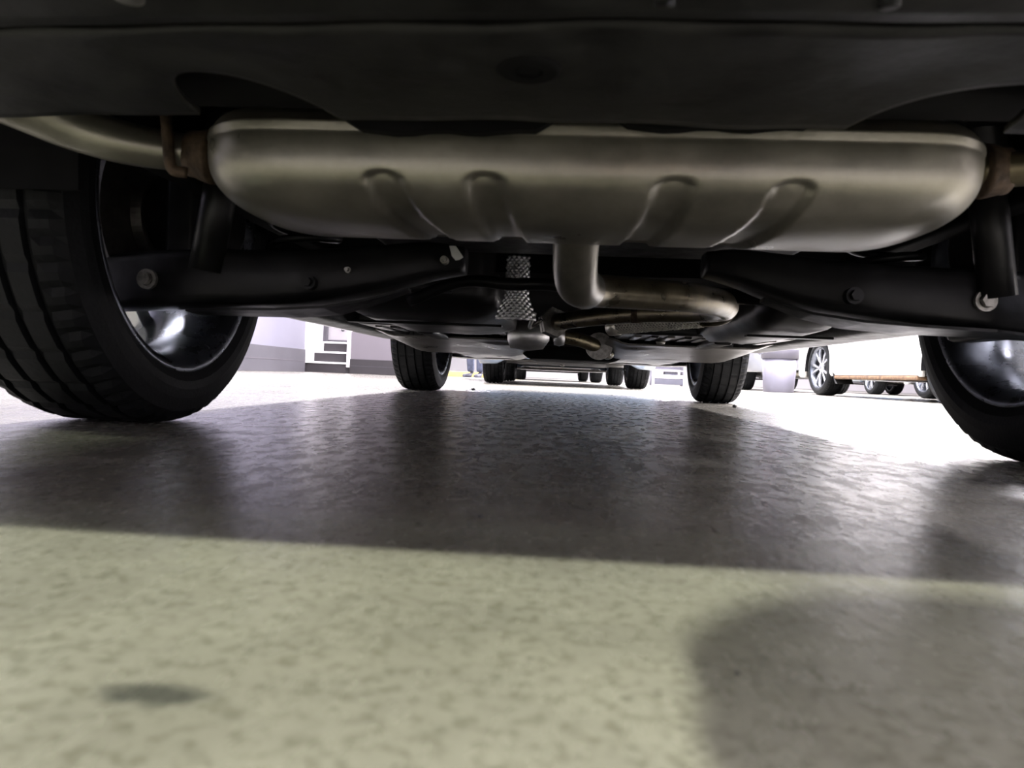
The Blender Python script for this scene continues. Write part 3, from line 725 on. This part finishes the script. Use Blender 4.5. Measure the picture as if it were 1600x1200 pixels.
# ------------------------------------------------------------------ the other cars
make_car('blue-grey car parked straight ahead, directly beyond the near car', (0.015, 8.1, 0), math.radians(0.8), 'p_blue', rear_bot=0.20, sill=0.22, front_bot=0.185)
make_car('farthest car of the middle row, only its small tyres showing beneath the others', (-0.08, 15.2, 0), math.radians(3.8), 'p_grey', rear_bot=0.30, sill=0.23, front_bot=0.19)
wc = make_car('white car with five-spoke alloy wheels and a rust-stained sill, beside the bin', (4.24, 6.86, 0), math.radians(4), 'p_white', rear_bot=0.26, sill=0.24, front_bot=0.22)
bm = new(); add_box(bm, (-0.905, 0.42, 0.205), (-0.80, 2.22, 0.248)); obj('sill', bm, 'rocker', wc, bevel=0.012)['label'] = 'rust and mud stained sill'
bm = new(); rings = []
for i in range(9):
    t = i / 8; z = lerp(0.40, 0.15, t); y = 2.245 - 0.03 * math.sin(t * 1.6) - 0.09 * t ** 3
    rings.append([Vector((-0.91, y, z)), Vector((-0.70, y, z)), Vector((-0.70, y + 0.014, z)), Vector((-0.91, y + 0.014, z))])
add_loft(bm, rings); obj('mud_flap', bm, 'black_plastic', wc)
make_car('dark grey car behind the bin, showing only a tyre and bumper edge', (3.88, 12.9, 0), 0, 'p_grey', rear_bot=0.30, sill=0.24, front_bot=0.20)
make_car('silver car on the far side of the white car, one alloy wheel seen beneath it', (6.15, 8.55, 0), 0, 'p_silver', rear_bot=0.30, sill=0.24, front_bot=0.20)
make_car('distant car whose dark tyres show under the white car, past its front wheel', (6.9, 15.0, 0), 0, 'p_blue', rear_bot=0.30, sill=0.24, front_bot=0.20)

# ------------------------------------------------------------------ bin
def make_bin():
    q = P(1216, 612, 11.0); t = thing('waste_bin', 'light grey round plastic waste bin with banded rim standing on the bright floor', 'bin', (q.x, q.y, 0))
    bm = new(); prof = [(0.0, 0.0), (0.0, 0.205), (0.01, 0.212), (0.50, 0.243), (0.50, 0.236), (0.02, 0.20), (0.02, 0.0)]
    add_lathe(bm, prof, 56, 'Z'); obj('bucket', bm, 'bin', t, True)
    bm = new(); add_lathe(bm, [(0.485, 0.240), (0.485, 0.258), (0.60, 0.264), (0.612, 0.272), (0.625, 0.272), (0.63, 0.262), (0.625, 0.250), (0.50, 0.236)], 56, 'Z', close=True); obj('rim', bm, 'bin', t, True)
    for s in (-1, 1):
        bm = new(); add_tube(bm, [(s * 0.262, -0.07, 0.55), (s * 0.30, -0.06, 0.56), (s * 0.31, 0, 0.56), (s * 0.30, 0.06, 0.56), (s * 0.262, 0.07, 0.55)], 0.011, 12, sub=4); obj('handle', bm, 'bin', t, True)
make_bin()
# ------------------------------------------------------------------ white rack between the cars
def make_rack():
    q = P(1020, 602, 15.0); t = thing('storage_rack', 'white metal rack with grey base panel, between the middle car and right front tyre', 'rack', (q.x, 15.0, 0))
    W_ = 0.62
    for x in (0.0, W_):
        for y in (0.0, 0.35):
            bm = new(); add_box(bm, (x - 0.03, y - 0.02, 0), (x + 0.03, y + 0.02, 1.5)); obj('post', bm, 'white_metal', t, bevel=0.006)
    bm = new(); add_box(bm, (0.03, 0.0, 0.02), (W_ - 0.03, 0.02, 0.14)); obj('base_panel', bm, 'grey_metal', t, bevel=0.004)
    for z, h in ((0.15, 0.07), (0.285, 0.03), (0.62, 0.03), (1.0, 0.03), (1.4, 0.03)):
        bm = new(); add_box(bm, (0.03, -0.015, z), (W_ - 0.03, 0.36, z + h)); obj('shelf', bm, 'white_metal', t, bevel=0.004)
    bm = new(); add_box(bm, (0.03, 0.30, 0.33), (W_ - 0.03, 0.32, 1.4)); obj('back_panel', bm, 'lilac', t)
    tag(obj('storage_box', (lambda b: (add_box(b, (-0.13, -0.1, 0), (0.13, 0.1, 0.055)), b)[1])(new()), 'grey_metal', None, bevel=0.006, loc=(q.x + 0.36, 15.15, 0.221)), 'small grey box lying on the lowest shelf of the white rack', 'box')
make_rack()

# ------------------------------------------------------------------ people
def skin_mesh(name, joints, edges, m, parent, sub=2, root=0):
    me = bpy.data.meshes.new(name); me.from_pydata([j[0] for j in joints], edges, [])
    o = bpy.data.objects.new(name, me); COL.objects.link(o)
    sk = o.modifiers.new('skin', 'SKIN'); sk.use_smooth_shade = True
    for i, j in enumerate(joints):
        r = j[1]; r = r if isinstance(r, tuple) else (r, r)
        me.skin_vertices[0].data[i].radius = r; me.skin_vertices[0].data[i].use_root = (i == root)
    ss = o.modifiers.new('sub', 'SUBSURF'); ss.levels = sub; ss.render_levels = sub
    dg = bpy.context.evaluated_depsgraph_get(); ev = o.evaluated_get(dg)
    m2 = bpy.data.meshes.new_from_object(ev); bpy.data.objects.remove(o); bpy.data.meshes.remove(me)
    m2.name = name; m2.materials.clear(); m2.materials.append(M[m])
    r = bpy.data.objects.new(name, m2); COL.objects.link(r)
    if parent: r.parent = parent
    return r
def person(label, loc, rz, J, top='shirt', legs='jeans', barearm=True):
    """J: joint name -> position"""
    V_ = lambda n: Vector(J[n])
    t = thing('person', label, 'person', loc, rz)
    pel, che, nek, hed = V_('pelvis'), V_('chest'), V_('neck'), V_('head')
    js = [(pel, (0.105, 0.08)), (lerp(pel, che, 0.5), (0.105, 0.075)), (che, (0.12, 0.085)), (nek, 0.055), (lerp(nek, hed, 0.45), 0.058), (hed, (0.078, 0.095)), (hed + (hed - nek).normalized() * 0.09, (0.06, 0.07))]
    ed = [(0, 1), (1, 2), (2, 3), (3, 4), (4, 5), (5, 6)]
    def chain(start, pts):
        k = start
        for p, r in pts:
            js.append((p, r)); ed.append((k, len(js) - 1)); k = len(js) - 1
        return k
    for s in ('l', 'r'):
        sh, el, wr, hd = (V_(n + s) for n in ('shoulder_', 'elbow_', 'wrist_', 'hand_'))
        chain(2, [(sh, 0.058), (lerp(sh, el, 0.5), 0.048), (el, 0.040), (lerp(el, wr, 0.4), 0.038), (wr, 0.026), (lerp(wr, hd, 0.6), (0.034, 0.020))])
        hp, kn, an = (V_(n + s) for n in ('hip_', 'knee_', 'ankle_'))
        chain(0, [(hp, 0.060), (lerp(hp, kn, 0.5), 0.056), (kn, 0.054), (lerp(kn, an, 0.35), 0.052), (an, 0.036)])
    body = skin_mesh('body', js, ed, 'skin', t)
    # fingers
    for s in ('l', 'r'):
        wr, hd = V_('wrist_' + s), V_('hand_' + s); d = (hd - wr).normalized(); sd = d.orthogonal().normalized()
        k0 = lerp(wr, hd, 0.6)
        for f in range(5):
            off = sd * (f - 2) * 0.017; ln = (0.055, 0.07, 0.078, 0.072, 0.058)[f]
            a = k0 + off * 0.7; b_ = k0 + off + d * (ln * 0.6 + 0.03); c_ = b_ + (d * 0.6 + d.cross(sd) * 0.5).normalized() * ln * 0.55
            if f == 0: b_ = k0 + off * 1.5 + d * 0.02; c_ = b_ + (d + sd * -0.3) * 0.035
            skin_mesh('finger', [(a, 0.009), (b_, 0.0085), (c_, 0.007)], [(0, 1), (1, 2)], 'skin', t, 1)
    # clothes
    jt = [(pel + (che - pel) * 0.10, (0.152, 0.122)), (lerp(pel, che, 0.5), (0.152, 0.120)), (che, (0.172, 0.128)), (lerp(che, nek, 0.8), 0.07)]; et = [(0, 1), (1, 2), (2, 3)]
    for s in ('l', 'r'):
        sh, el = V_('shoulder_' + s), V_('elbow_' + s); jt += [(sh, 0.070), (lerp(sh, el, 0.55), 0.062), (lerp(sh, el, 0.8), 0.060)]; k = len(jt); et += [(2, k - 3), (k - 3, k - 2), (k - 2, k - 1)]
    skin_mesh('shirt', jt, et, top, t)
    jl = [(pel, (0.145, 0.118)), (lerp(pel, che, 0.28), (0.140, 0.112))]; el_ = [(0, 1)]
    for s in ('l', 'r'):
        hp, kn, an = (V_(n + s) for n in ('hip_', 'knee_', 'ankle_'))
        k = len(jl); jl += [(hp, 0.116), (lerp(hp, kn, 0.5), 0.090), (kn, 0.072), (lerp(kn, an, 0.4), 0.070), (lerp(kn, an, 0.8), 0.064), (lerp(kn, an, 1.0), 0.066)]
        el_ += [(0, k)] + [(k + i, k + i + 1) for i in range(5)]
    skin_mesh('trousers', jl, el_, legs, t)
    for s in ('l', 'r'):
        an = V_('ankle_' + s); ft = V_('toe_' + s); d = ft - an; d.z = 0; d.normalize(); g = Vector((an.x, an.y, ft.z))
        sh = skin_mesh('shoe', [(an + Vector((0, 0, -0.01)), 0.046), (g - d * 0.035 + Vector((0, 0, 0.012)), 0.042), (g + d * 0.07 + Vector((0, 0, 0.012)), (0.046, 0.036)), (ft + Vector((0, 0, 0.004)), (0.046, 0.028))], [(0, 1), (1, 2), (2, 3)], 'shoe', t, 2, 1)
        bm = new(); n = Vector((-d.y, d.x, 0)); rings = []
        for zz in (ft.z - 0.040, ft.z - 0.020):
            rings.append([Vector((g.x, g.y, zz)) + d * (0.085 + 0.16 * math.cos(a)) * 1.0 + n * 0.048 * math.sin(a) for a in (2 * PI * k / 24 for k in range(24))])
        add_loft(bm, rings); obj('sole', bm, 'sole', sh, True)
    # face and hair
    f = Vector(J['face']).normalized(); up = (hed - nek).normalized(); f = (f - up * f.dot(up)).normalized(); sd = f.cross(up)
    def ball(name, c, r, m):
        bm = new(); bmesh.ops.create_uvsphere(bm, u_segments=14, v_segments=10, radius=1.0)
        R_ = Matrix((sd, f, up)).transposed()
        for v in bm.verts: v.co = c + R_ @ Vector((v.co.x * r[0], v.co.y * r[1], v.co.z * r[2]))
        return obj(name, bm, m, t, True)
    ball('nose', hed + f * 0.098 - up * 0.005, (0.013, 0.018, 0.022), 'skin'); ball('mouth', hed + f * 0.085 - up * 0.045, (0.024, 0.010, 0.006), 'rust')
    for k in (-1, 1):
        ball('eye', hed + f * 0.082 + sd * k * 0.032 + up * 0.025, (0.013, 0.010, 0.008), 'liner'); ball('ear', hed + sd * k * 0.082 + up * 0.01, (0.010, 0.018, 0.030), 'skin')
    ball('hair', hed - f * 0.018 + up * 0.052, (0.088, 0.100, 0.075), 'hair')
    return t
STAND = dict(pelvis=(0, 0, 0.96), chest=(0, 0.01, 1.32), neck=(0, 0, 1.50), head=(0, 0.02, 1.64), face=(0, 1, 0),
    shoulder_l=(-0.19, 0, 1.42), elbow_l=(-0.23, -0.02, 1.13), wrist_l=(-0.22, 0.05, 0.89), hand_l=(-0.21, 0.08, 0.78),
    shoulder_r=(0.19, 0, 1.42), elbow_r=(0.23, -0.02, 1.13), wrist_r=(0.22, 0.05, 0.89), hand_r=(0.21, 0.08, 0.78),
    hip_l=(-0.10, 0, 0.92), knee_l=(-0.105, 0.02, 0.51), ankle_l=(-0.10, 0.0, 0.10), toe_l=(-0.13, 0.17, 0.041),
    hip_r=(0.10, 0, 0.92), knee_r=(0.10, 0.03, 0.51), ankle_r=(0.10, -0.02, 0.10), toe_r=(0.13, 0.15, 0.041))
q = P(742, 592, 12.0)
person('standing person in blue jeans, only shins and shoes showing past the front left tyre', (q.x, 12.0, 0), math.radians(150), STAND)

SQUAT = dict(pelvis=(0.08, -0.56, 0.34), chest=(0.05, -0.33, 0.70), neck=(0.02, -0.19, 0.89), head=(0.0, -0.065, 1.0), face=(0.0, 1, -0.8),
    shoulder_l=(-0.13, -0.32, 0.78), elbow_l=(-0.24, -0.30, 0.53), wrist_l=(-0.17, -0.16, 0.50), hand_l=(-0.14, -0.08, 0.48),
    shoulder_r=(0.23, -0.31, 0.78), elbow_r=(0.26, -0.26, 0.46), wrist_r=(0.10, -0.16, 0.20), hand_r=(0.04, -0.10, 0.13),
    hip_l=(-0.01, -0.56, 0.31), knee_l=(-0.12, -0.20, 0.44), ankle_l=(-0.08, -0.44, 0.10), toe_l=(-0.12, -0.27, 0.041),
    hip_r=(0.17, -0.56, 0.31), knee_r=(0.34, -0.22, 0.44), ankle_r=(0.26, -0.46, 0.10), toe_r=(0.31, -0.30, 0.041))
person('person squatting behind the near car with one arm lowered towards the floor', (0, 0, 0), 0, SQUAT)

# ------------------------------------------------------------------ bits on the floor
def on_floor(px, py):
    d = RC @ Vector(((px - 800) / F_PX, (600 - py) / F_PX, -1.0)); return CAM_POS + d * (-CAM_POS.z / d.z)
for px, py, r, lab in ((750, 809, 0.0019, 'tiny dark pebble on the shaded floor under the near car'), (1152, 1054, 0.0010, 'tiny dark grit speck on the floor in the lower right shadow'), (739, 610, 0.012, 'dark pebble on the floor just right of the front left tyre'), (1148, 637, 0.010, 'dark pebble on the floor just below the front right tyre')):
    q = on_floor(px, py); bm = new(); bmesh.ops.create_icosphere(bm, subdivisions=2, radius=r)
    for v in bm.verts: v.co *= random.uniform(0.8, 1.15); v.co.z *= 0.7
    tag(obj('pebble', bm, 'pebble', None, True, loc=(q.x, q.y, r * 0.6)), lab, 'pebble')
